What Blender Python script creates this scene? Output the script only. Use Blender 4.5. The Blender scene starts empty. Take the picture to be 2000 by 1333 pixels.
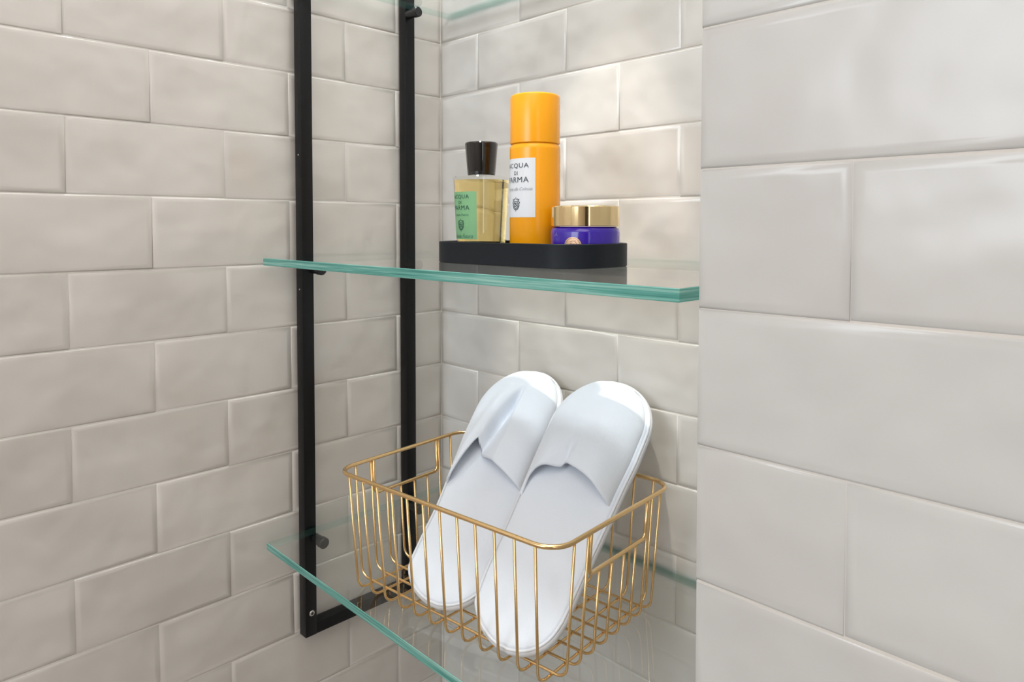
import bpy, bmesh, math, random
from mathutils import Vector, Matrix
random.seed(7)
C = bpy.context.scene.collection
sc = bpy.context.scene
PI = math.pi

# ------------------------------------------------------------------ camera
EYE = Vector((0.79568, -0.65494, -0.18590))
RIGHT = Vector((0.70451, 0.70969, 0.00115))
DOWN = Vector((0.02809, -0.02627, -0.99926))
FWD = Vector((-0.70914, 0.70402, -0.03844))
cam = bpy.data.cameras.new('camera'); cam_o = bpy.data.objects.new('camera', cam); C.objects.link(cam_o)
m = Matrix((RIGHT, -DOWN, -FWD)).transposed().to_4x4(); m.translation = EYE
cam_o.matrix_world = m
cam.sensor_width = 36; cam.sensor_fit = 'HORIZONTAL'
cam.lens = 1378.3 / 2000 * 36
cam.shift_x = (1000 - 989.92) / 2000
cam.shift_y = -(666.5 - 496.83) / 2000
cam.clip_start = 0.01; cam.clip_end = 50
sc.camera = cam_o

# ------------------------------------------------------------------ light and exposure
sc.view_settings.view_transform = 'Standard'
sc.view_settings.look = 'None'
sc.view_settings.gamma = 1.0
sc.view_settings.use_curve_mapping = False
sc.view_settings.exposure = 0.0
w = bpy.data.worlds.new('world'); sc.world = w; w.use_nodes = True
w.node_tree.nodes['Background'].inputs[0].default_value = (0.80, 0.90, 1.0, 1)
w.node_tree.nodes['Background'].inputs[1].default_value = 1.0

def area(name, loc, target, sx, sy, power, col, spread=180):
    l = bpy.data.lights.new(name, 'AREA'); l.shape = 'RECTANGLE'; l.size = sx; l.size_y = sy
    l.energy = power; l.color = col; l.spread = math.radians(spread)
    o = bpy.data.objects.new(name, l); C.objects.link(o); o.location = loc
    o.rotation_euler = (Vector(target) - Vector(loc)).to_track_quat('-Z', 'Y').to_euler()
    return o
# daylight through the window in the wall behind the photographer
area('window_daylight', (0.55, -2.40, 0.35), (0.45, 0, -0.1), 0.95, 0.9, 14.5, (0.84, 0.92, 1.0))
# added cool fill lamp at the right wall, which has no opening
area('right_fill', (2.12, -1.42, 0.05), (0.2, 0, -0.15), 0.22, 1.5, 2.5, (0.86, 0.93, 1.0))
# added warm fill lamp under the ceiling, no panel is built
area('ceiling_fill', (1.05, -1.25, 0.93), (1.05, -1.25, -1), 1.2, 1.2, 11.5, (1.0, 0.90, 0.83))
# added cool fill lamp high in the niche, brightening its back wall
area('niche_fill', (0.27, -0.17, 0.90), (0.25, -0.10, -0.5), 0.42, 0.06, 7.8, (0.93, 0.97, 1.0))
def spot(name, loc, target, power, ang, r, col, blend=0.5):
    l = bpy.data.lights.new(name, 'SPOT'); l.energy = power; l.spot_size = math.radians(ang); l.spot_blend = blend
    l.shadow_soft_size = r; l.color = col
    o = bpy.data.objects.new(name, l); C.objects.link(o); o.location = loc
    o.rotation_euler = (Vector(target) - Vector(loc)).to_track_quat('-Z', 'Y').to_euler()
SPOTS = [((0.40, -0.43, 0.925), (0.28, 0.0, -0.33), 46, 14.5), ((1.45, -1.30, 0.925), (1.45, -1.2, -1), 5, 100)]
for p, q, e, ang in SPOTS:
    spot('downlight_lamp', p, q, e, ang, 0.014, (1.0, 0.88, 0.76), 0.5)

# ------------------------------------------------------------------ node helpers
def mat(name):
    mt = bpy.data.materials.new(name); mt.use_nodes = True
    nt = mt.node_tree; nt.nodes.clear()
    out = nt.nodes.new('ShaderNodeOutputMaterial')
    return mt, nt, out
def principled(name, col, rough=0.5, metal=0.0, **kw):
    mt, nt, out = mat(name)
    b = nt.nodes.new('ShaderNodeBsdfPrincipled')
    b.inputs['Base Color'].default_value = (*col, 1); b.inputs['Roughness'].default_value = rough
    b.inputs['Metallic'].default_value = metal
    for k, v in kw.items(): b.inputs[k.replace('_', ' ')].default_value = v
    nt.links.new(b.outputs[0], out.inputs[0])
    return mt, nt, b
def noise(nt, scale, detail=2, rough=0.5, vec=None, stretch=None):
    g = nt.nodes.new('ShaderNodeNewGeometry'); n = nt.nodes.new('ShaderNodeTexNoise')
    n.inputs['Scale'].default_value = scale; n.inputs['Detail'].default_value = detail; n.inputs['Roughness'].default_value = rough
    src = g.outputs['Position']
    if stretch:
        mp = nt.nodes.new('ShaderNodeMapping'); mp.inputs['Scale'].default_value = stretch
        nt.links.new(src, mp.inputs[0]); src = mp.outputs[0]
    nt.links.new(src, n.inputs['Vector'])
    return n
def bump(nt, b, src, strength, dist, prev=None):
    bp = nt.nodes.new('ShaderNodeBump'); bp.inputs['Strength'].default_value = strength; bp.inputs['Distance'].default_value = dist
    nt.links.new(src, bp.inputs['Height'])
    if prev: nt.links.new(prev.outputs[0], bp.inputs['Normal'])
    nt.links.new(bp.outputs[0], b.inputs['Normal'])
    return bp
def ramp(nt, src, stops):
    r = nt.nodes.new('ShaderNodeValToRGB')
    while len(r.color_ramp.elements) < len(stops): r.color_ramp.elements.new(0.5)
    for e, (p, c) in zip(r.color_ramp.elements, stops): e.position = p; e.color = (*c, 1)
    nt.links.new(src, r.inputs[0]); return r

def tile_material(name, ca, cb, rough=0.14, coat=0.2):
    mt, nt, b = principled(name, ca, rough, 0)
    oi = nt.nodes.new('ShaderNodeObjectInfo')
    n1 = noise(nt, 9, 2); n2 = noise(nt, 60, 2)
    add = nt.nodes.new('ShaderNodeMath'); add.operation = 'MULTIPLY_ADD'; add.inputs[1].default_value = 0.35
    nt.links.new(oi.outputs['Random'], add.inputs[0]); nt.links.new(n1.outputs[0], add.inputs[2])
    r = ramp(nt, add.outputs[0], [(0.42, ca), (0.92, cb)])
    nt.links.new(r.outputs[0], b.inputs['Base Color'])
    b.inputs['Coat Weight'].default_value = coat; b.inputs['Coat Roughness'].default_value = 0.06
    p = bump(nt, b, n1.outputs[0], 0.55, 0.012)
    n3 = noise(nt, 28, 1)
    p = bump(nt, b, n3.outputs[0], 0.35, 0.004, p)
    return mt
TILE_A = tile_material('glazed_tile_warm_lit', (0.680, 0.636, 0.590), (0.610, 0.566, 0.522))  # one tile throughout; each wall's light level is painted into its tone
TILE_B = tile_material('glazed_tile_niche_lit', (0.755, 0.735, 0.705), (0.665, 0.635, 0.600))
TILE_C = tile_material('glazed_tile_pier_dimmed', (0.670, 0.665, 0.645), (0.625, 0.605, 0.580), 0.24, 0.0)
GROUT, gnt, gb = principled('grout', (0.74, 0.70, 0.65), 0.85)
gn = noise(gnt, 400, 3); bump(gnt, gb, gn.outputs[0], 0.4, 0.0006)
PAINT, pnt, pb = principled('painted_plaster', (0.66, 0.62, 0.57), 0.7)
pn = noise(pnt, 120, 3); bump(pnt, pb, pn.outputs[0], 0.2, 0.001)
CEIL, _, _ = principled('ceiling_paint', (0.78, 0.76, 0.73), 0.8)
FLOORM, fnt, fb = principled('floor_stone', (0.42, 0.37, 0.33), 0.4)
fn = noise(fnt, 12, 6); fr = ramp(fnt, fn.outputs[0], [(0.35, (0.36, 0.32, 0.28)), (0.7, (0.48, 0.44, 0.39))]); fnt.links.new(fr.outputs[0], fb.inputs['Base Color'])

STEEL, snt, sb = principled('black_powder_coat', (0.005, 0.005, 0.006), 0.40, Specular_IOR_Level=0.3)
n = noise(snt, 900, 2); bump(snt, sb, n.outputs[0], 0.25, 0.0003)
SCREW, _, _ = principled('screw_steel', (0.62, 0.60, 0.56), 0.35, 1.0)
RUBBER, _, _ = principled('black_plastic', (0.012, 0.012, 0.013), 0.35)
GOLD, _, _ = principled('brushed_gold_wire', (0.86, 0.59, 0.29), 0.24, 1.0)
GOLDLID, _, _ = principled('polished_gold', (0.90, 0.69, 0.38), 0.10, 1.0)
TRAY, tnt, tb = principled('matt_black_tray', (0.006, 0.009, 0.014), 0.5, Specular_IOR_Level=0.3)
n = noise(tnt, 500, 3); bump(tnt, tb, n.outputs[0], 0.2, 0.0004)
ORANGE, _, _ = principled('orange_lacquer', (0.96, 0.39, 0.004), 0.25)
CAPM, _, _ = principled('black_gloss_cap', (0.010, 0.009, 0.009), 0.10, 0.0, Coat_Weight=0.6)
LABELG, _, _ = principled('green_label', (0.23, 0.50, 0.25), 0.5)
LABELW, _, _ = principled('white_label', (0.76, 0.80, 0.86), 0.5)
INKG, _, _ = principled('dark_green_ink', (0.02, 0.09, 0.075), 0.5)
INKGS, _, _ = principled('soft_green_ink', (0.06, 0.24, 0.16), 0.5)
INKB, _, _ = principled('dark_grey_ink', (0.045, 0.055, 0.07), 0.5)
INKBS, _, _ = principled('pale_grey_ink', (0.36, 0.38, 0.42), 0.5)
PURPLE, unt, ub = principled('purple_glass', (0.050, 0.014, 0.42), 0.16, 0.0, Coat_Weight=0.3)
ub.inputs['Subsurface Weight'].default_value = 0.35; ub.inputs['Subsurface Radius'].default_value = (0.004, 0.002, 0.012)
MEDAL, mnt, mb = principled('rose_gold_medallion', (0.88, 0.58, 0.38), 0.3, 0.8)
LILAC, _, _ = principled('lilac_print', (0.30, 0.24, 0.62), 0.4)
CLOTH, cnt, cb = principled('white_terry', (0.79, 0.83, 0.90), 0.95, 0.0, Sheen_Weight=0.25)
n = noise(cnt, 1500, 3); p = bump(cnt, cb, n.outputs[0], 0.35, 0.0005)
n = noise(cnt, 45, 2); bump(cnt, cb, n.outputs[0], 0.25, 0.003, p)
PIPING, _, _ = principled('white_piping', (0.76, 0.775, 0.81), 0.9)

def schlick_glass(name, tint, f0=0.04, slab=1.15):
    mt, nt, out = mat(name)
    lw = nt.nodes.new('ShaderNodeLayerWeight'); lw.inputs[0].default_value = 0.5
    pw = nt.nodes.new('ShaderNodeMath'); pw.operation = 'POWER'; pw.inputs[1].default_value = 5
    nt.links.new(lw.outputs['Facing'], pw.inputs[0])
    ma = nt.nodes.new('ShaderNodeMath'); ma.operation = 'MULTIPLY_ADD'; ma.inputs[1].default_value = 1 - f0; ma.inputs[2].default_value = f0
    nt.links.new(pw.outputs[0], ma.inputs[0])
    t = nt.nodes.new('ShaderNodeBsdfTransparent'); t.inputs[0].default_value = (*tint, 1)
    g = nt.nodes.new('ShaderNodeBsdfGlossy'); g.inputs['Roughness'].default_value = 0.0; g.inputs['Color'].default_value = (1, 1, 1, 1)
    # both faces of the pane together reflect 2F/(1+F); a ray already inside leaves freely
    dbl = nt.nodes.new('ShaderNodeMath'); dbl.operation = 'MULTIPLY'; dbl.inputs[1].default_value = slab
    one = nt.nodes.new('ShaderNodeMath'); one.operation = 'MULTIPLY_ADD'; one.inputs[1].default_value = slab - 1; one.inputs[2].default_value = 1
    div = nt.nodes.new('ShaderNodeMath'); div.operation = 'DIVIDE'
    nt.links.new(ma.outputs[0], dbl.inputs[0]); nt.links.new(ma.outputs[0], one.inputs[0]); nt.links.new(dbl.outputs[0], div.inputs[0]); nt.links.new(one.outputs[0], div.inputs[1])
    ge = nt.nodes.new('ShaderNodeNewGeometry'); inv = nt.nodes.new('ShaderNodeMath'); inv.operation = 'SUBTRACT'; inv.inputs[0].default_value = 1
    nt.links.new(ge.outputs['Backfacing'], inv.inputs[1])
    ma = nt.nodes.new('ShaderNodeMath'); ma.operation = 'MULTIPLY'
    nt.links.new(div.outputs[0], ma.inputs[0]); nt.links.new(inv.outputs[0], ma.inputs[1])
    mx = nt.nodes.new('ShaderNodeMixShader')
    nt.links.new(ma.outputs[0], mx.inputs[0]); nt.links.new(t.outputs[0], mx.inputs[1]); nt.links.new(g.outputs[0], mx.inputs[2])
    nt.links.new(mx.outputs[0], out.inputs[0])
    return mt
GLASS = schlick_glass('clear_shelf_glass', (0.975, 0.99, 0.985))
BOTTLEG = schlick_glass('bottle_glass', (0.97, 0.97, 0.96))
def edge_glass():
    mt, nt, out = mat('green_glass_edge')
    n = noise(nt, 1.0, 3, 0.6, stretch=(9, 9, 500))
    r = ramp(nt, n.outputs[0], [(0.30, (0.055, 0.27, 0.23)), (0.50, (0.15, 0.46, 0.40)), (0.72, (0.42, 0.72, 0.64))])
    d = nt.nodes.new('ShaderNodeBsdfPrincipled'); d.inputs['Roughness'].default_value = 0.12
    nt.links.new(r.outputs[0], d.inputs['Base Color'])
    d.inputs['Coat Weight'].default_value = 0.5; d.inputs['Coat Roughness'].default_value = 0.03
    tr = nt.nodes.new('ShaderNodeBsdfTranslucent'); nt.links.new(r.outputs[0], tr.inputs[0])
    mx = nt.nodes.new('ShaderNodeMixShader'); mx.inputs[0].default_value = 0.3
    nt.links.new(d.outputs[0], mx.inputs[1]); nt.links.new(tr.outputs[0], mx.inputs[2])
    # looked at from inside the pane the far edges let most light out
    ge = nt.nodes.new('ShaderNodeNewGeometry'); tp = nt.nodes.new('ShaderNodeBsdfTransparent'); tp.inputs[0].default_value = (0.84, 0.95, 0.92, 1)
    m3 = nt.nodes.new('ShaderNodeMixShader'); mf = nt.nodes.new('ShaderNodeMath'); mf.operation = 'MULTIPLY'; mf.inputs[1].default_value = 0.92
    nt.links.new(ge.outputs['Backfacing'], mf.inputs[0]); nt.links.new(mf.outputs[0], m3.inputs[0])
    nt.links.new(mx.outputs[0], m3.inputs[1]); nt.links.new(tp.outputs[0], m3.inputs[2]); nt.links.new(m3.outputs[0], out.inputs[0])
    return mt
EDGE = edge_glass()
LIQ, lnt, lb = principled('amber_liquid', (1.0, 0.79, 0.34), 0.0, 0.0, IOR=1.33)
lb.inputs['Transmission Weight'].default_value = 1.0

# ------------------------------------------------------------------ mesh helpers
def obj(name, bm, material, parent=None, smooth=None):
    me = bpy.data.meshes.new(name); bm.to_mesh(me); bm.free()
    for mm in (material if isinstance(material, (list, tuple)) else [material]): me.materials.append(mm)
    if smooth is not None:
        for p_ in me.polygons: p_.use_smooth = True
        if smooth < 180: me.set_sharp_from_angle(angle=math.radians(smooth))
    o = bpy.data.objects.new(name, me); C.objects.link(o)
    if parent is not None: o.parent = parent
    return o
def empty(name, loc, label, cat, group=None, rot=None):
    o = bpy.data.objects.new(name, None); C.objects.link(o); o.location = loc; o.empty_display_size = 0.02
    if rot is not None: o.rotation_euler = rot
    o['label'] = label; o['category'] = cat
    if group: o['group'] = group
    return o
def box(bm, x0, x1, y0, y1, z0, z1, bev=0, seg=2):
    r = bmesh.ops.create_cube(bm, size=1)
    vs = r['verts']
    for v in vs:
        v.co = Vector(((x0 + x1) / 2 + v.co.x * (x1 - x0), (y0 + y1) / 2 + v.co.y * (y1 - y0), (z0 + z1) / 2 + v.co.z * (z1 - z0)))
    if bev:
        es = list({e for v in vs for e in v.link_edges})
        bmesh.ops.bevel(bm, geom=es, offset=bev, segments=seg, affect='EDGES', profile=0.5)
def lathe(bm, prof, n=64, centre=(0, 0)):
    rings = []
    for r, z in prof:
        if r <= 1e-7: rings.append([bm.verts.new((centre[0], centre[1], z))])
        else: rings.append([bm.verts.new((centre[0] + r * math.cos(2 * PI * i / n), centre[1] + r * math.sin(2 * PI * i / n), z)) for i in range(n)])
    for a, b in zip(rings, rings[1:]):
        for i in range(n):
            j = (i + 1) % n
            if len(a) == 1 and len(b) == 1: continue
            if len(a) == 1: bm.faces.new((a[0], b[j], b[i]))
            elif len(b) == 1: bm.faces.new((a[i], a[j], b[0]))
            else: bm.faces.new((a[i], a[j], b[j], b[i]))
    bmesh.ops.recalc_face_normals(bm, faces=bm.faces)
def tube(bm, pts, r, n=8, closed=False):
    pts = [Vector(p_) for p_ in pts]; N = len(pts); rings = []
    t0 = (pts[1] - pts[0]).normalized()
    up = Vector((0, 0, 1)) if abs(t0.z) < 0.9 else Vector((1, 0, 0))
    nrm = (up - t0 * up.dot(t0)).normalized()
    for i in range(N):
        a = pts[(i - 1) % N] if (closed or i > 0) else pts[i]
        b = pts[(i + 1) % N] if (closed or i < N - 1) else pts[i]
        t = (b - a).normalized()
        nrm = (nrm - t * nrm.dot(t)).normalized(); bi = t.cross(nrm)
        rings.append([bm.verts.new(pts[i] + nrm * (r * math.cos(2 * PI * k / n)) + bi * (r * math.sin(2 * PI * k / n))) for k in range(n)])
    M = N if closed else N - 1
    for i in range(M):
        a, b = rings[i], rings[(i + 1) % N]
        for k in range(n): bm.faces.new((a[k], a[(k + 1) % n], b[(k + 1) % n], b[k]))
    if not closed:
        bm.faces.new(rings[0][::-1]); bm.faces.new(rings[-1])
    bmesh.ops.recalc_face_normals(bm, faces=bm.faces)
def fillet(pts, rad, seg=6, closed=False):
    pts = [Vector(p_) for p_ in pts]; out = []; N = len(pts)
    for i, p_ in enumerate(pts):
        if not closed and i in (0, N - 1): out.append(p_); continue
        a = (pts[i - 1] - p_); b = (pts[(i + 1) % N] - p_)
        an = a.normalized(); bn = b.normalized(); ang = an.angle(bn)
        d = min(rad / math.tan(ang / 2), a.length * 0.49, b.length * 0.49); rr = d * math.tan(ang / 2)
        c = p_ + (an + bn).normalized() * (rr / math.sin(ang / 2))
        s = p_ + an * d; e = p_ + bn * d
        for k in range(seg + 1):
            th = PI - ang; f = k / seg
            v = ((s - c) * math.sin((1 - f) * th) + (e - c) * math.sin(f * th)) / math.sin(th); out.append(c + v)
    return out

# ------------------------------------------------------------------ the setting
TH, TL, GR, GRV = 0.0770, 0.15786, 0.0007, 0.0002
ZF, ZC = -1.54, 0.94
XR, YR = 2.20, -2.45
W, D = 0.5932, 0.3036

def wall_slab(name, x0, x1, y0, y1, z0, z1, m_):
    bm = bmesh.new(); box(bm, x0, x1, y0, y1, z0, z1)
    o = obj(name, bm, m_); o['kind'] = 'structure'; return o
T = 0.10
wa = wall_slab('wall_left', -T, -0.0008, YR, 0.0008, ZF, ZC, GROUT)
wb = wall_slab('wall_niche_back', -T, W + 0.0008, 0.0008, T, ZF, ZC, GROUT)
wc = wall_slab('wall_pier', W + 0.0008, XR, -D + 0.0008, T, ZF, ZC, GROUT)
wr = wall_slab('wall_right', XR, XR + T, YR, -D + 0.0008, ZF, ZC, PAINT)
fl = wall_slab('floor', -T, XR + T, YR - T, T, ZF - 0.08, ZF, FLOORM)
ce = wall_slab('ceiling', -T, XR + T, YR - T, T, ZC, ZC + 0.08, CEIL)
# rear wall with the window opening
bm = bmesh.new()
box(bm, -T, 0.05, YR - T, YR, ZF, ZC); box(bm, 1.05, XR + T, YR - T, YR, ZF, ZC)
box(bm, 0.05, 1.05, YR - T, YR, ZF, -0.10); box(bm, 0.05, 1.05, YR - T, YR, 0.80, ZC)
wz = obj('wall_rear', bm, PAINT); wz['kind'] = 'structure'
bm = bmesh.new()
for x in (0.05, 0.53, 1.01): box(bm, x, x + 0.04, YR - 0.07, YR - 0.03, -0.10, 0.80)  # black bars out of view, added for dark bands in reflections
for z in (-0.10, 0.76): box(bm, 0.09, 1.01, YR - 0.07, YR - 0.03, z, z + 0.04)
wf = obj('window_1', bm, STEEL); wf['kind'] = 'structure'
for x in (0.09, 0.57):
    bm = bmesh.new(); box(bm, x, x + 0.44, YR - 0.053, YR - 0.048, -0.06, 0.76); obj('pane', bm, BOTTLEG, wf)
REFLM, _, _ = principled('reflection_panel_dark', (0.035, 0.022, 0.015), 0.4)  # unseen dark panels, added so the lid and cap reflect bands
bm = bmesh.new(); box(bm, XR - 0.045, XR - 0.001, -2.35, -1.62, ZF, 0.52)
for z0, z1 in ((ZF + 0.15, -0.60), (-0.45, 0.38)): box(bm, XR - 0.055, XR - 0.044, -2.22, -1.75, z0, z1, 0.004, 1)
dr = obj('reflection_door_1', bm, REFLM); dr['kind'] = 'structure'

def tile_mesh(wd, ht, m_, seed):
    """handmade glazed tile: local X along, Z up, glaze face at Y=0 looking to -Y, 6 mm deep"""
    rnd = random.Random(seed); bm = bmesh.new()
    hx, hz = wd / 2, ht / 2
    rings = []
    for ins, dep in ((0.0, 0.0058), (0.0, 0.0011), (0.0005, 0.0005), (0.0016, 0.00012), (0.0060, 0.0)):
        ring = []
        for sx, sz in ((-1, -1), (1, -1), (1, 1), (-1, 1)):
            j = 0.00025 if ins < 0.006 else 0.0004
            ring.append(bm.verts.new((sx * (hx - ins * (0.25 if ins < 0.005 else 1)), dep + (rnd.uniform(-j, j) * 0.5 if dep < 0.005 else 0), sz * (hz - ins))))
        rings.append(ring)
    for a, b in zip(rings, rings[1:]):
        for i in range(4): bm.faces.new((a[i], a[(i + 1) % 4], b[(i + 1) % 4], b[i]))
    bm.faces.new(rings[-1])
    bmesh.ops.recalc_face_normals(bm, faces=bm.faces)
    me = bpy.data.meshes.new('tile'); bm.to_mesh(me); bm.free(); me.materials.append(m_)
    for p_ in me.polygons: p_.use_smooth = True
    return me
class Tiler:
    def __init__(s, parent, m_): s.parent = parent; s.m = m_; s.cache = {}
    def mesh(s, wd, ht, k):
        key = (round(wd, 4), round(ht, 4), k)
        if key not in s.cache: s.cache[key] = tile_mesh(wd, ht, s.m, hash(key) & 0xffff)
        return s.cache[key]
    def run(s, origin, direc, normal, umin, umax, joint0, rows, near):
        """tiles along direc (unit vector) from umin to umax; odd rows joint0, even rows joint0+TL/2"""
        far = bmesh.new(); rnd = random.Random(11)
        d = Vector(direc); nv = Vector(normal); zv = Vector((0, 0, 1))
        # local X -> +-d so that local -Y -> normal
        xv = zv.cross(-nv) * -1
        rot = Matrix((xv, -nv, zv)).transposed()
        if rot.determinant() < 0: xv = -xv; rot = Matrix((xv, -nv, zv)).transposed()
        for k in rows:
            ztop = -k * TH; zbot = ztop - TH
            j = joint0 + (TL / 2 if k % 2 == 0 else 0)
            edges = [umin]; u = j
            while u > umin: u -= TL
            while u < umax:
                if u > umin + 0.012: edges.append(u)
                u += TL
            edges.append(umax)
            for a, b in zip(edges, edges[1:]):
                wd, ht = b - a - GRV, TH - GR
                if wd < 0.006: continue
                me = s.mesh(wd, ht, rnd.randrange(5))
                uc = (a + b) / 2
                tilt = Matrix.Rotation(rnd.uniform(-0.0035, 0.0035), 3, 'Z') @ Matrix.Rotation(rnd.uniform(-0.005, 0.005), 3, 'X')
                mw = (rot @ tilt).to_4x4()
                mw.translation = Vector(origin) + d * uc + zv * ((ztop + zbot) / 2) + nv * rnd.uniform(-0.0004, 0.0003)
                if near(uc, k):
                    o = bpy.data.objects.new('tile', me); C.objects.link(o); o.parent = s.parent; o.matrix_world = mw
                else:
                    t = bmesh.new(); t.from_mesh(me); t.transform(mw)
                    tm = bpy.data.meshes.new('t'); t.to_mesh(tm); t.free(); far.from_mesh(tm); bpy.data.meshes.remove(tm)
        if len(far.faces):
            o = obj('tile_field', far, s.m, s.parent, smooth=180); o['kind'] = 'stuff'
ROWS = range(-12, 20)
Tiler(wa, TILE_A).run((0, 0, 0), (0, -1, 0), (1, 0, 0), 0.0, 2.44, 0.5 * TL * 2, ROWS, lambda u, k: u < 1.05 and -4 <= k <= 12)
Tiler(wb, TILE_B).run((0, 0, 0), (1, 0, 0), (0, -1, 0), 0.001, W, 0.5 * TL, ROWS, lambda u, k: -4 <= k <= 12)
Tiler(wc, TILE_C).run((W, -D, 0), (1, 0, 0), (0, -1, 0), 0.0, XR - W, 0.0802 + TL / 2, ROWS, lambda u, k: u < 0.75 and -2 <= k <= 8)
Tiler(wc, TILE_C).run((W, 0, 0), (0, -1, 0), (-1, 0, 0), 0.0, D - 0.006, TL / 2, ROWS, lambda u, k: False)

# ceiling downlights (above the frame)
def downlight(loc, label):
    r = empty('ceiling_downlight', loc, label, 'ceiling light', 'round downlights in the ceiling')
    bm = bmesh.new(); lathe(bm, [(0.030, 0.0), (0.045, 0.0), (0.046, -0.003), (0.044, -0.005), (0.032, -0.004), (0.030, 0.0)], 32)
    obj('trim_ring', bm, CEIL, r, 40)
    return r
downlight((0.40, -0.43, ZC), 'round white ceiling downlight above the niche')
downlight((1.45, -1.30, ZC), 'round white ceiling downlight in front of the tiled pier')

# ------------------------------------------------------------------ steel frame on the left wall
BX0, BX1 = 0.003, 0.018
B1 = (-0.2310, -0.2155); B2 = (-0.0755, -0.0600)
ZB = -0.6935; ZT = 0.62
fr = empty('shelf_frame', (0, (B1[0] + B2[1]) / 2, ZB), 'black steel ladder frame fixed to the left tiled wall, carrying the glass shelves', 'shelf frame')
OFF = Vector(fr.location)
def shift(bm): bmesh.ops.translate(bm, vec=-OFF, verts=bm.verts)
for y0, y1 in (B1, B2):
    bm = bmesh.new(); box(bm, BX0, BX1, y0, y1, ZB, ZT, 0.0010, 2); shift(bm); obj('upright', bm, STEEL, fr, 30)
for z0 in (ZB, ZT - 0.0155):
    bm = bmesh.new(); box(bm, BX0, BX1 - 0.0003, B1[1] - 0.0005, B2[0] + 0.0005, z0 + 0.0002, z0 + 0.0153, 0.0008, 2); shift(bm); obj('crossbar', bm, STEEL, fr, 30)
def disc_x(bm, x0, x1, y, z, r, n=24, bev=0.0):
    prof = [(0, x0), (r, x0), (r, x1 - bev), (r - bev, x1), (0, x1)] if bev else [(0, x0), (r, x0), (r, x1), (0, x1)]
    t = bmesh.new(); lathe(t, prof, n)
    t.transform(Matrix.Rotation(PI / 2, 4, 'Y')); t.transform(Matrix.Translation((0, y, z)))
    me = bpy.data.meshes.new('t'); t.to_mesh(me); t.free(); bm.from_mesh(me); bpy.data.meshes.remove(me)
# bottom screw
bm = bmesh.new(); disc_x(bm, BX1 - 0.0005, BX1 + 0.0012, -0.2225, -0.6645, 0.0036, 20, 0.0006); shift(bm); sw = obj('screw', bm, SCREW, fr, 30)
bm = bmesh.new(); disc_x(bm, BX1 + 0.0010, BX1 + 0.0014, -0.2225, -0.6645, 0.0018, 6); shift(bm); obj('screw_socket', bm, RUBBER, sw)
for zz in (-0.262, -0.099):
    bm = bmesh.new()
    t = bmesh.new(); lathe(t, [(0, 0), (0.0011, 0), (0.0007, 0.0002), (0, 0.0006)], 12)
    t.transform(Matrix.Rotation(PI / 2, 4, 'X')); t.transform(Matrix.Translation((0.011, B1[0], zz)))
    me = bpy.data.meshes.new('t'); t.to_mesh(me); t.free(); bm.from_mesh(me); bpy.data.meshes.remove(me)
    shift(bm); obj('hole_glint', bm, SCREW, fr, 30)  # bright stud added for the glint of a small hole

# ------------------------------------------------------------------ glass shelves on pins
GT = 0.0085
SHELVES = [(0.1155, -0.281, -0.288, 0.573, 'top'), (-0.2220, -0.281, -0.2905, 0.573, 'mid'), (-0.5565, -0.281, -0.288, 0.573, 'low')]
LBL = {'top': 'clear glass shelf just entering the picture at the top, empty',
       'mid': 'clear glass shelf with green edge holding the black toiletries tray',
       'low': 'clear glass shelf with green edge under the gold wire basket, lowest one'}
for zt, yf0, yf1, x1, key in SHELVES:
    x0 = BX1 + 0.0018; yb = -0.0035
    bm = bmesh.new()
    pts = [(x0, yf0), (x1, yf1), (x1, yb), (x0, yb)]
    top = [bm.verts.new((x, y, zt)) for x, y in pts]; bot = [bm.verts.new((x, y, zt - GT)) for x, y in pts]
    bm.faces.new(top); bm.faces.new(bot[::-1])
    sides = [bm.faces.new((bot[i], bot[(i + 1) % 4], top[(i + 1) % 4], top[i])) for i in range(4)]
    bmesh.ops.recalc_face_normals(bm, faces=bm.faces)
    for f in sides: f.material_index = 1
    # fine arris along the edges
    ed = [e for e in bm.edges if abs(e.verts[0].co.z - e.verts[1].co.z) < 1e-5]
    res = bmesh.ops.bevel(bm, geom=ed, offset=0.0005, segments=1, affect='EDGES', material=1)
    o = obj('glass_shelf', bm, [GLASS, EDGE])
    for p_ in o.data.polygons:
        p_.material_index = 0 if abs(p_.normal.z) > 0.95 else 1
    o['label'] = LBL[key]; o['category'] = 'shelf'; o['group'] = 'glass shelves in the niche'
    zc = zt - GT - 0.0068
    for yc in (-0.2165, -0.0700):
        bm = bmesh.new(); disc_x(bm, BX1 - 0.001, BX1 + 0.014, yc, zc, 0.0058, 24); shift(bm); pin = obj('shelf_pin', bm, RUBBER, fr, 30)
        bm = bmesh.new(); disc_x(bm, BX1 + 0.014, BX1 + 0.022, yc, zc, 0.0067, 24, 0.0012); shift(bm); obj('pin_cap', bm, RUBBER, pin, 30)

# ------------------------------------------------------------------ tray
ZS = -0.2220
TC = Vector((0.3165, -0.150, ZS)); TLX, TWY, THT = 0.206, 0.101, 0.0215
def rrect(hx, hy, r, n=12):
    out = []
    for cx, cy, a0 in ((hx - r, hy - r, 0), (-hx + r, hy - r, 90), (-hx + r, -hy + r, 180), (hx - r, -hy + r, 270)):
        for i in range(n + 1):
            a = math.radians(a0 + 90 * i / n); out.append((cx + r * math.cos(a), cy + r * math.sin(a)))
    return out
bm = bmesh.new()
hx, hy, R = TLX / 2, TWY / 2, 0.042
prof = [(0.001, 0.0), (0.0, 0.0008), (0.0, THT - 0.0006), (0.0006, THT), (0.0030, THT), (0.0036, THT - 0.0006), (0.0040, 0.0045), (0.0060, 0.0035)]
rings = [[bm.verts.new((x, y, z)) for x, y in rrect(hx - i, hy - i, R - i)] for i, z in prof]
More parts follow.
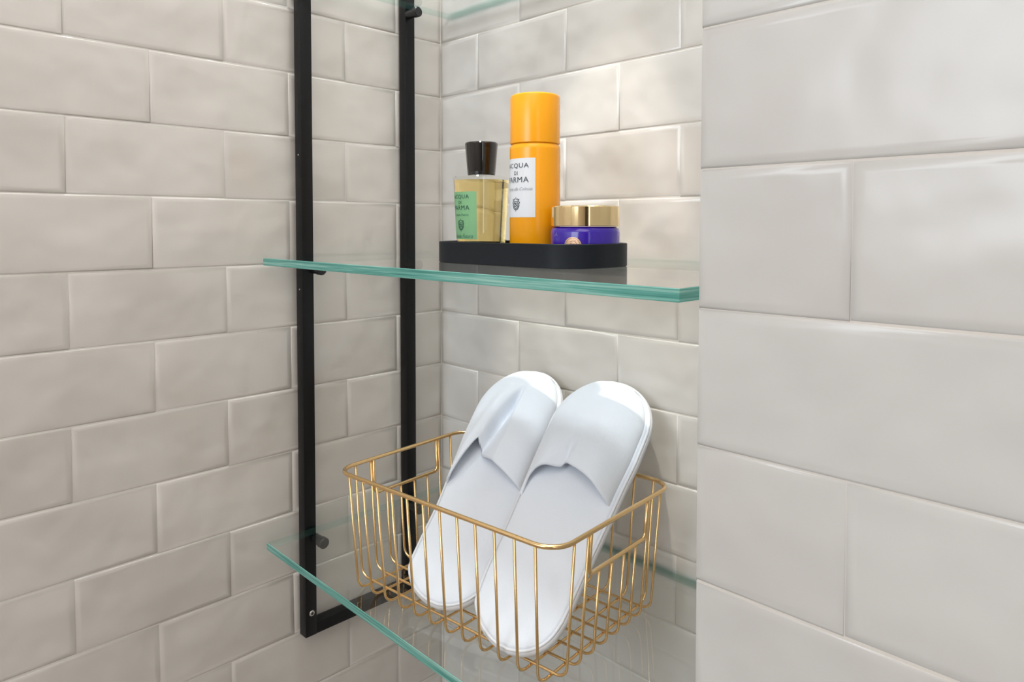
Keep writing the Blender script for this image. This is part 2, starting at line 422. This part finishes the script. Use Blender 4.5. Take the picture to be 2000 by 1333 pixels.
for a, b in zip(rings, rings[1:]):
    for i in range(len(a)): bm.faces.new((a[i], a[(i + 1) % len(a)], b[(i + 1) % len(a)], b[i]))
bm.faces.new(rings[0][::-1]); bm.faces.new(rings[-1])
bmesh.ops.recalc_face_normals(bm, faces=bm.faces)
tray = obj('tray', bm, TRAY, None, 35); tray.location = TC
tray['label'] = 'matt black rounded tray holding toiletries on the middle glass shelf'; tray['category'] = 'tray'
ZTF = ZS + 0.0036

# ------------------------------------------------------------------ labels and lettering wrapped round a body
def text_mesh(txt, wd, ht, shear=0.0, spacing=1.0):
    cu = bpy.data.curves.new('t', 'FONT'); cu.body = txt; cu.size = 1; cu.resolution_u = 3; cu.shear = shear; cu.space_character = spacing
    o = bpy.data.objects.new('t', cu); C.objects.link(o)
    dg = bpy.context.evaluated_depsgraph_get(); me = bpy.data.meshes.new_from_object(o.evaluated_get(dg))
    bpy.data.objects.remove(o); bpy.data.curves.remove(cu)
    xs = [v.co.x for v in me.vertices]; ys = [v.co.y for v in me.vertices]
    x0, x1, y0, y1 = min(xs), max(xs), min(ys), max(ys)
    bm = bmesh.new(); bm.from_mesh(me); bpy.data.meshes.remove(me)
    for v in bm.verts: v.co = Vector(((v.co.x - (x0 + x1) / 2) / (x1 - x0) * wd, (v.co.y - (y0 + y1) / 2) / (y1 - y0) * ht, 0))
    return bm
def crest_mesh(wd, ht):
    """a small heraldic shield under a crown with leafy sides and a point below"""
    bm = bmesh.new()
    def strip(pts, t, closed=False):
        P_ = [Vector((x, y)) for x, y in pts]; n_ = len(P_); L_ = []; R_ = []
        for i in range(n_):
            a = P_[i - 1] if (i > 0 or closed) else P_[i]; b = P_[(i + 1) % n_] if (i < n_ - 1 or closed) else P_[i]
            d = (b - a).normalized(); nn = Vector((-d.y, d.x)) * t / 2
            L_.append(bm.verts.new((*(P_[i] + nn), 0))); R_.append(bm.verts.new((*(P_[i] - nn), 0)))
        for i in range(n_ if closed else n_ - 1):
            j = (i + 1) % n_; bm.faces.new((L_[i], L_[j], R_[j], R_[i]))
    sh = [(-0.24, 0.22), (-0.12, 0.17), (0, 0.2), (0.12, 0.17), (0.24, 0.22), (0.26, 0.0), (0.2, -0.2), (0, -0.36), (-0.2, -0.2), (-0.26, 0.0)]
    strip(sh, 0.06, True)
    strip([(-0.2, 0.1), (0.0, -0.02), (0.18, -0.12)], 0.07); strip([(-0.08, 0.1), (0.05, 0.02), (0.2, 0.08)], 0.05); strip([(-0.18, -0.08), (-0.05, -0.18), (0.06, -0.12)], 0.06)
    strip([(-0.2, 0.28), (-0.26, 0.42), (-0.1, 0.34), (0, 0.5), (0.1, 0.34), (0.26, 0.42), (0.2, 0.28)], 0.05)
    for s in (-1, 1):
        strip([(s * 0.27, -0.25), (s * 0.42, -0.1), (s * 0.36, 0.02), (s * 0.48, 0.12), (s * 0.36, 0.2), (s * 0.42, 0.36), (s * 0.28, 0.3)], 0.09)
        strip([(s * 0.08, -0.4), (s * 0.24, -0.34), (s * 0.34, -0.22)], 0.07)
    strip([(0, -0.36), (0, -0.52)], 0.06)
    for v in bm.verts: v.co = Vector((v.co.x * wd, v.co.y * ht, 0))
    return bm
def wrap(bm, rfun, az, z, off):
    """bend a flat mesh (X right, Y up) round a vertical body; az = azimuth (rad) its middle faces"""
    for v in bm.verts:
        zz = z + v.co.y; r = rfun(zz)
        a = az + v.co.x / r
        v.co = Vector(((r + off) * math.cos(a), (r + off) * math.sin(a), zz))
    return bm
def patch(rfun, az, half, z0, z1, off, n=24):
    bm = bmesh.new(); rows = []
    for k in range(5):
        z = z0 + (z1 - z0) * k / 4; r = rfun(z) + off
        rows.append([bm.verts.new((r * math.cos(az + half * (2 * i / n - 1)), r * math.sin(az + half * (2 * i / n - 1)), z)) for i in range(n + 1)])
    for a, b in zip(rows, rows[1:]):
        for i in range(n): bm.faces.new((a[i], a[i + 1], b[i + 1], b[i]))
    return bm
AZ = math.radians(-94)

# ------------------------------------------------------------------ perfume bottle
PB = Vector((0.2405, -0.142, ZTF))
def z_at(px_y, y346=-0.1335, y466=-0.1985):  # heights in the bottle's own plane
    return y346 + (px_y - 346) / 120 * (y466 - y346) - ZTF
bt = empty('perfume_bottle', PB, 'round tapered perfume bottle of amber liquid with black cap and green label', 'bottle')
BH = z_at(344); RT, RB = 0.0300, 0.0255
def rb(z): return RB + (RT - RB) * max(0, min(1, z / BH))
bm = bmesh.new()
lathe(bm, [(0, 0.0), (RB - 0.002, 0.0), (RB, 0.0015)] + [(rb(BH * k / 6), BH * k / 6) for k in range(1, 6)] + [(RT, BH - 0.0012), (RT - 0.0012, BH), (0.0135, BH + 0.0008), (0.0132, BH + 0.004), (0, BH + 0.004)], 72)
obj('glass_body', bm, BOTTLEG, bt, 35)
bm = bmesh.new()
lathe(bm, [(0, 0.0035), (RB - 0.0032, 0.0035), (RB - 0.0006, 0.006)] + [(rb(BH * k / 6) - 0.0005, BH * k / 6) for k in range(1, 6)] + [(rb(BH - 0.0042) - 0.0005, BH - 0.0042), (0, BH - 0.0042)], 72)
obj('liquid', bm, LIQ, bt, 35)
CT = z_at(277.5)
bm = bmesh.new()
lathe(bm, [(0, BH + 0.0014), (0.0144, BH + 0.0014), (0.0148, BH + 0.0024), (0.0176, CT - 0.0012), (0.0168, CT), (0.0, CT)], 64)
obj('cap', bm, CAPM, bt, 35)
zt_, zb_ = z_at(375), z_at(466)
lab = obj('label', patch(rb, AZ, math.radians(41), zb_, zt_, 0.00015), LABELG, bt, 180); lab['label'] = 'green paper label'
for txt, yy, wd, ht, inkm in (('ACQUA', 385, 0.0250, 0.0048, INKG), ('DI', 395.5, 0.0042, 0.0032, INKG), ('PARMA', 405.5, 0.0250, 0.0048, INKG)):
    obj('lettering', wrap(text_mesh(txt, wd, ht, 0, 1.1), rb, AZ, z_at(yy), 0.0004), inkm, lab)
obj('lettering', wrap(text_mesh('Colonia Futura', 0.022, 0.0024, 0.4), rb, AZ, z_at(419), 0.0004), INKGS, lab)
obj('lettering', wrap(text_mesh('Colonia Futura', 0.030, 0.0042, 0.5), rb, AZ, z_at(460), 0.0004), INKGS, lab)
obj('crest', wrap(crest_mesh(0.0098, 0.0125), rb, AZ, z_at(439), 0.0004), INKG, lab)

# ------------------------------------------------------------------ orange spray can
PC = Vector((0.3230, -0.147, ZTF)); RC = 0.0247
def zc_at(py): return -0.2022 + (474 - py) * 0.000502 - ZTF
can = empty('spray_can', PC, 'tall orange spray can with domed orange cap and white label', 'spray can')
ZSEAM = zc_at(281); ZTOP = zc_at(187)
bm = bmesh.new(); lathe(bm, [(0, 0.002), (RC - 0.003, 0.002), (RC - 0.002, 0), (RC - 0.0005, 0.001), (RC, 0.003), (RC, ZSEAM - 0.006), (RC - 0.0003, ZSEAM - 0.0028), (RC - 0.0016, ZSEAM - 0.0006), (0, ZSEAM - 0.0006)], 72)
obj('body', bm, ORANGE, can, 35)
bm = bmesh.new(); lathe(bm, [(0, ZSEAM - 0.0003), (RC - 0.0012, ZSEAM - 0.0003), (RC - 0.0004, ZSEAM + 0.0004), (RC - 0.0004, ZTOP - 0.0028), (RC - 0.0010, ZTOP - 0.0010), (RC - 0.0026, ZTOP), (0, ZTOP)], 72)
obj('cap', bm, ORANGE, can, 35)
rc = lambda z: RC
lab = obj('label', patch(rc, AZ, math.radians(48), zc_at(423), zc_at(311), 0.00015), LABELW, can, 180); lab['label'] = 'white paper label'
for txt, yy, wd, ht in (('ACQUA', 325.5, 0.0288, 0.0052), ('DI', 339, 0.0046, 0.0036), ('PARMA', 351.5, 0.0288, 0.0052)):
    obj('lettering', wrap(text_mesh(txt, wd, ht, 0, 1.1), rc, AZ, zc_at(yy), 0.0004), INKB, lab)
obj('lettering', wrap(text_mesh('Schiuma alla Colonia', 0.0360, 0.0030, 0.5), rc, AZ, zc_at(369), 0.0004), INKBS, lab)
obj('crest', wrap(crest_mesh(0.0102, 0.0130), rc, AZ, zc_at(398), 0.0004), INKB, lab)

# ------------------------------------------------------------------ purple jar with gold lid
PJ = Vector((0.3860, -0.147, ZTF)); RJ = 0.0313
def zj_at(py): return -0.2016 + (476 - py) * 0.000472 - ZTF
jar = empty('cream_jar', PJ, 'round purple glass cream jar with shiny gold lid and medallion', 'jar')
zs = zj_at(441); zt_ = zj_at(402)
bm = bmesh.new(); lathe(bm, [(0, 0.0), (RJ - 0.008, 0.0), (RJ - 0.003, 0.0012), (RJ - 0.0012, 0.005), (RJ, 0.012), (RJ + 0.0002, zs - 0.006), (RJ - 0.0006, zs - 0.0022), (RJ - 0.003, zs - 0.0006), (0, zs - 0.0006)], 72)
obj('jar_body', bm, PURPLE, jar, 60)
bm = bmesh.new(); lathe(bm, [(0, zs - 0.0002), (RJ - 0.0008, zs - 0.0002), (RJ, zs + 0.0004), (RJ, zt_ - 0.0012), (RJ - 0.0008, zt_ - 0.0002), (RJ - 0.0028, zt_), (RJ - 0.004, zt_ - 0.0006), (0, zt_ - 0.0004)], 96)
obj('lid', bm, GOLDLID, jar, 35)
AJ = math.radians(-45 - 26)
bm = bmesh.new(); RM = 0.0080
vs = []
for ring in range(5):
    rr = RM * ring / 4
    if ring == 0: vs.append([bm.verts.new((0, 0, 0))]); continue
    vs.append([bm.verts.new((rr * math.cos(2 * PI * k / 32), rr * math.sin(2 * PI * k / 32), 0)) for k in range(32)])
for k in range(32): bm.faces.new((vs[0][0], vs[1][k], vs[1][(k + 1) % 32]))
for a, b in zip(vs[1:], vs[2:]):
    for k in range(32): bm.faces.new((a[k], a[(k + 1) % 32], b[(k + 1) % 32], b[k]))
zm = zj_at(478)
wrap(bm, lambda z: RJ, AJ, zm, 0.0008)
med = obj('medallion', bm, MEDAL, jar, 180); med['label'] = 'round rose gold medallion'
def arc_strip(r0, r1, a0, a1, n=12):
    b_ = bmesh.new(); A_ = [b_.verts.new((r0 * math.cos(a0 + (a1 - a0) * i / n), r0 * math.sin(a0 + (a1 - a0) * i / n), 0)) for i in range(n + 1)]
    B_ = [b_.verts.new((r1 * math.cos(a0 + (a1 - a0) * i / n), r1 * math.sin(a0 + (a1 - a0) * i / n), 0)) for i in range(n + 1)]
    for i in range(n): b_.faces.new((A_[i], A_[i + 1], B_[i + 1], B_[i]))
    return b_
MEDD, _, _ = principled('medallion_engraving', (0.36, 0.20, 0.13), 0.4, 0.8)
for r0, r1, a0, a1 in ((0.0068, 0.0072, 0, 6.28), (0.0040, 0.0046, 0.3, 2.2), (0.0025, 0.0030, 1.0, 3.6), (0.0052, 0.0056, 0.9, 1.8)):
    obj('engraving', wrap(arc_strip(r0, r1, a0, a1, 20), lambda z: RJ, AJ, zm, 0.0010), MEDD, med)
obj('lettering', wrap(text_mesh('LA', 0.0058, 0.0036), lambda z: RJ, math.radians(-45 - 62), zj_at(456), 0.0004), LILAC, jar)

# ------------------------------------------------------------------ gold wire basket
BZ = -0.5562
bk = empty('wire_basket', (0.2969, -0.1696, BZ), 'rectangular gold wire basket holding white slippers on the lowest glass shelf', 'basket', rot=(0, 0, 0.0804))
RA, RBB, TP, HB = 0.1405, 0.0945, 0.0085, 0.1205
rr_, rt_, rh_ = 0.0021, 0.00125, 0.0019
rim = [(x, y, HB) for x, y in rrect(RA, RBB, 0.0215, 8)]
bm = bmesh.new(); tube(bm, rim, rr_, 10, closed=True); obj('rim', bm, GOLD, bk, 180)
for k in range(12):                                   # wires front-bottom-back
    u = -0.1185 + 0.02168 * k; ub = u * (1 - 0.004 / 0.14)
    pts = [(u, -RBB, HB - 0.001), (ub, -RBB + TP, rt_), (ub, RBB - TP, rt_), (u, RBB, HB - 0.001)]
    bm = bmesh.new(); tube(bm, fillet(pts, 0.011, 6), rt_, 8); obj('wire', bm, GOLD, bk, 180)
HW, HD = 0.0465, 0.037
for k in range(8):                                    # wires side-bottom-side
    v = -0.070 + 0.020 * k; inner = abs(v) < HW
    zt = HB - 0.001 - (HD if inner else 0)
    xe = RA - (TP * HD / HB if inner else 0)
    pts = [(-xe, v, zt), (-RA + TP, v * 0.98, 3.1 * rt_), (RA - TP, v * 0.98, 3.1 * rt_), (xe, v, zt)]
    bm = bmesh.new(); tube(bm, fillet(pts, 0.011, 6), rt_, 8); obj('wire', bm, GOLD, bk, 180)
for s in (-1, 1):                                     # hand holes
    xb = s * (RA - TP * HD / HB)
    pts = [(s * RA, -HW, HB), (xb, -HW, HB - HD), (xb, HW, HB - HD), (s * RA, HW, HB)]
    bm = bmesh.new(); tube(bm, fillet(pts, 0.006, 5), rh_, 8); obj('handle', bm, GOLD, bk, 180)

# ------------------------------------------------------------------ slippers
def profile(keys, s):
    for (a, va), (b, vb) in zip(keys, keys[1:]):
        if a <= s <= b:
            return va + (vb - va) * (s - a) / (b - a)
    return keys[-1][1]
def closed_outline(leftk, rightk, n=44):
    """smooth outline from half widths; s spaced like a cosine so both tips are round"""
    L = leftk[-1][0]; out = []
    ss = [L * (1 - math.cos(PI * i / n)) / 2 for i in range(n + 1)]
    for s in ss: out.append((profile(rightk, s), s))
    for s in ss[-2:0:-1]: out.append((-profile(leftk, s), s))
    return out
def oval(keys, L):
    """dense keys by evaluating a superellipse end treatment of sparse widths"""
    out = [(0, 0.0)]
    for i in range(1, 200):
        s = L * i / 200
        w_ = profile(keys, s)
        e = min(1.0, s / 0.040); f = min(1.0, (L - s) / 0.066)
        w_ *= (1 - (1 - e) ** 2.1) ** 0.5 * (1 - (1 - f) ** 2.1) ** 0.5
        out.append((s, w_))
    out.append((L, 0.0)); return out
def slipper(name, heel, toe, label, wl, wr, s0, hgt, dent, vl, vr):
    heel = Vector(heel); toe = Vector(toe); a = (toe - heel); L = a.length; a.normalize()
    t = a.cross(Vector((0, 0, 1))).normalized(); nn = t.cross(a)
    root = empty(name, heel, label, 'slipper', 'pair of white slippers in the basket')
    root.rotation_euler = Matrix((t, a, nn)).transposed().to_euler()
    lk = oval(wl, L); rk = oval(wr, L)
    # sole : local X = t, Y = along, Z = n ; top of the sole at z=0
    out = closed_outline(lk, rk); N = len(out)
    cx = sum(p_[0] for p_ in out) / N; cy = L / 2
    bm = bmesh.new()
    def ring(ins, z):
        r_ = []
        for i, (x, y) in enumerate(out):
            p0 = Vector(out[i - 1]); p1 = Vector(out[(i + 1) % N]); d = (p1 - p0).normalized(); nv = Vector((d.y, -d.x))
            q = Vector((x, y)) - nv * ins
            r_.append(bm.verts.new((q.x, q.y, z)))
        return r_
    TS = 0.0075
    rings = [ring(0.004, -TS), ring(0.0015, -TS), ring(0.0004, -TS + 0.001), ring(0.0, -TS / 2), ring(0.0006, -0.0012), ring(0.002, 0.0), ring(0.0045, 0.0)]
    for A_, B_ in zip(rings, rings[1:]):
        for i in range(N): bm.faces.new((A_[i], A_[(i + 1) % N], B_[(i + 1) % N], B_[i]))
    bm.faces.new(rings[0]); bm.faces.new(rings[-1])
    bmesh.ops.recalc_face_normals(bm, faces=bm.faces)
    obj('sole', bm, PIPING, root, 50)
    # insole pad
    bm = bmesh.new()
    rings = [ring(0.0042, -0.0002), ring(0.0046, 0.0008), ring(0.0062, 0.0016), ring(0.012, 0.0018)]
    for A_, B_ in zip(rings, rings[1:]):
        for i in range(N): bm.faces.new((A_[i], A_[(i + 1) % N], B_[(i + 1) % N], B_[i]))
    bm.faces.new(rings[-1]); bmesh.ops.recalc_face_normals(bm, faces=bm.faces)
    obj('insole', bm, CLOTH, root, 180)
    # piping seam round the sole
    bm = bmesh.new()
    tmp = bmesh.new(); pts = []
    for i, (x, y) in enumerate(out):
        p0 = Vector(out[i - 1]); p1 = Vector(out[(i + 1) % N]); d = (p1 - p0).normalized(); nv = Vector((d.y, -d.x)); q = Vector((x, y)) - nv * 0.0026
        pts.append((q.x, q.y, 0.0002))
    tmp.free(); tube(bm, pts, 0.0013, 8, closed=True); obj('piping', bm, PIPING, root, 180)
    # vamp
    NU, NV = 96, 60; L1 = L - 0.0045
    bm = bmesh.new(); grid = []
    for j in range(NV + 1):
        v = j / NV; row = []
        for i in range(NU + 1):
            u = -math.cos(PI * i / NU)          # dense near both sides
            y0 = s0(u); y = y0 + (L1 - y0) * v ** 0.9
            wL = max(0.0, profile(lk, min(y, L)) - vl(y)); wR = max(0.0, profile(rk, min(y, L)) - vr(y))
            x = u * (wL if u < 0 else wR)
            k = max(0.0, 1 - abs(u) ** 2.4) ** 0.55
            fade = max(0.0, min(1.0, (L1 - y) / 0.12)) ** 0.62
            z = 0.0012 + k * (0.0025 + hgt * fade * (1 - 0.28 * (1 - v) ** 3))
            z += dent(x, y, u, v) * k
            row.append(bm.verts.new((x, y, max(z, 0.0012))))
        grid.append(row)
    for j in range(NV):
        for i in range(NU): bm.faces.new((grid[j][i], grid[j][i + 1], grid[j + 1][i + 1], grid[j + 1][i]))
    bmesh.ops.remove_doubles(bm, verts=bm.verts, dist=0.00005)
    bmesh.ops.recalc_face_normals(bm, faces=bm.faces)
    o = obj('vamp', bm, CLOTH, root, 180)
    sm = o.modifiers.new('thick', 'SOLIDIFY'); sm.thickness = 0.0022; sm.offset = -1 if o.data.polygons[len(o.data.polygons) // 2].normal.z > 0 else 1
    return root
def smooth(a, b, x):
    k = max(0.0, min(1.0, (x - a) / (b - a))); return k * k * (3 - 2 * k)
# right-hand slipper
K_R = [(-1, 0.141), (-0.97, 0.152), (-0.92, 0.160), (-0.8, 0.166), (-0.6, 0.170), (-0.35, 0.173), (-0.26, 0.175), (-0.21, 0.181), (-0.16, 0.177), (0.2, 0.170), (0.6, 0.161), (1.0, 0.149)]
def s0_r(u): return profile(K_R, u)
def dent_r(x, y, u, v):
    e = x + 0.012 - 0.25 * (y - 0.178)
    d = -0.008 * math.exp(-(e / (0.012 if e < 0 else 0.004)) ** 2) * (1 - smooth(0.0, 0.25, v))
    d += 0.005 * math.exp(-((x - 0.026) / 0.016) ** 2) * (1 - smooth(0.1, 0.7, v))
    d += 0.003 * math.exp(-((x + 0.034) / 0.012) ** 2) * (1 - smooth(0.0, 0.5, v))
    d -= 0.003 * math.exp(-((y - 0.225) / 0.02) ** 2) * math.exp(-((x + 0.015) / 0.02) ** 2)
    return d
# left-hand slipper
K_L = [(-1, 0.128), (-0.9, 0.131), (-0.46, 0.181), (-0.40, 0.166), (-0.2, 0.160), (0.2, 0.150), (0.6, 0.141), (1.0, 0.132)]
def s0_l(u): return profile(K_L, u)
def dent_l(x, y, u, v):
    xc = -0.022 + 0.24 * (y - 0.165)
    amp = (1 - smooth(0.50, 0.80, v))
    wd = 0.004 + 0.024 * (1 - smooth(0.0, 0.8, v))
    e = x - xc; d = 0.0
    if e > 0: d -= 0.017 * amp * (max(0.0, 1 - e / wd) ** 1.3)
    else: d -= 0.017 * amp * math.exp(-(e / 0.0035) ** 2)
    d += 0.006 * math.exp(-((e + 0.015) / 0.009) ** 2) * amp
    return d
WL_L = [(0, 0.045), (0.03, 0.0505), (0.06, 0.0505), (0.10, 0.0495), (0.14, 0.052), (0.19, 0.0560), (0.225, 0.0565), (0.30, 0.0560)]
WR_L = [(0, 0.040), (0.03, 0.0430), (0.06, 0.0440), (0.10, 0.0450), (0.14, 0.047), (0.19, 0.0500), (0.225, 0.0510), (0.30, 0.0520)]
WL_R = [(0, 0.043), (0.03, 0.0510), (0.06, 0.0530), (0.10, 0.0530), (0.14, 0.0535), (0.19, 0.0550), (0.225, 0.0550), (0.30, 0.0560)]
WR_R = [(0, 0.040), (0.03, 0.0400), (0.06, 0.0430), (0.09, 0.0455), (0.123, 0.0490), (0.167, 0.0530), (0.20, 0.0570), (0.235, 0.0590), (0.30, 0.0600)]
slipper('slipper', (0.2861, -0.2416, -0.5450), (0.2058, -0.0185, -0.3635), 'white closed-toe slipper with creased vamp, the one nearer the black frame', WL_L, WR_L, s0_l, 0.022, dent_l,
        lambda y: 0.0030, lambda y: 0.0060)
slipper('slipper', (0.3815, -0.2435, -0.5460), (0.3251, -0.0185, -0.3575), 'white closed-toe slipper with smooth vamp, the one nearer the pier', WL_R, WR_R, s0_r, 0.024, dent_r,
        lambda y: 0.0040, lambda y: 0.0070)
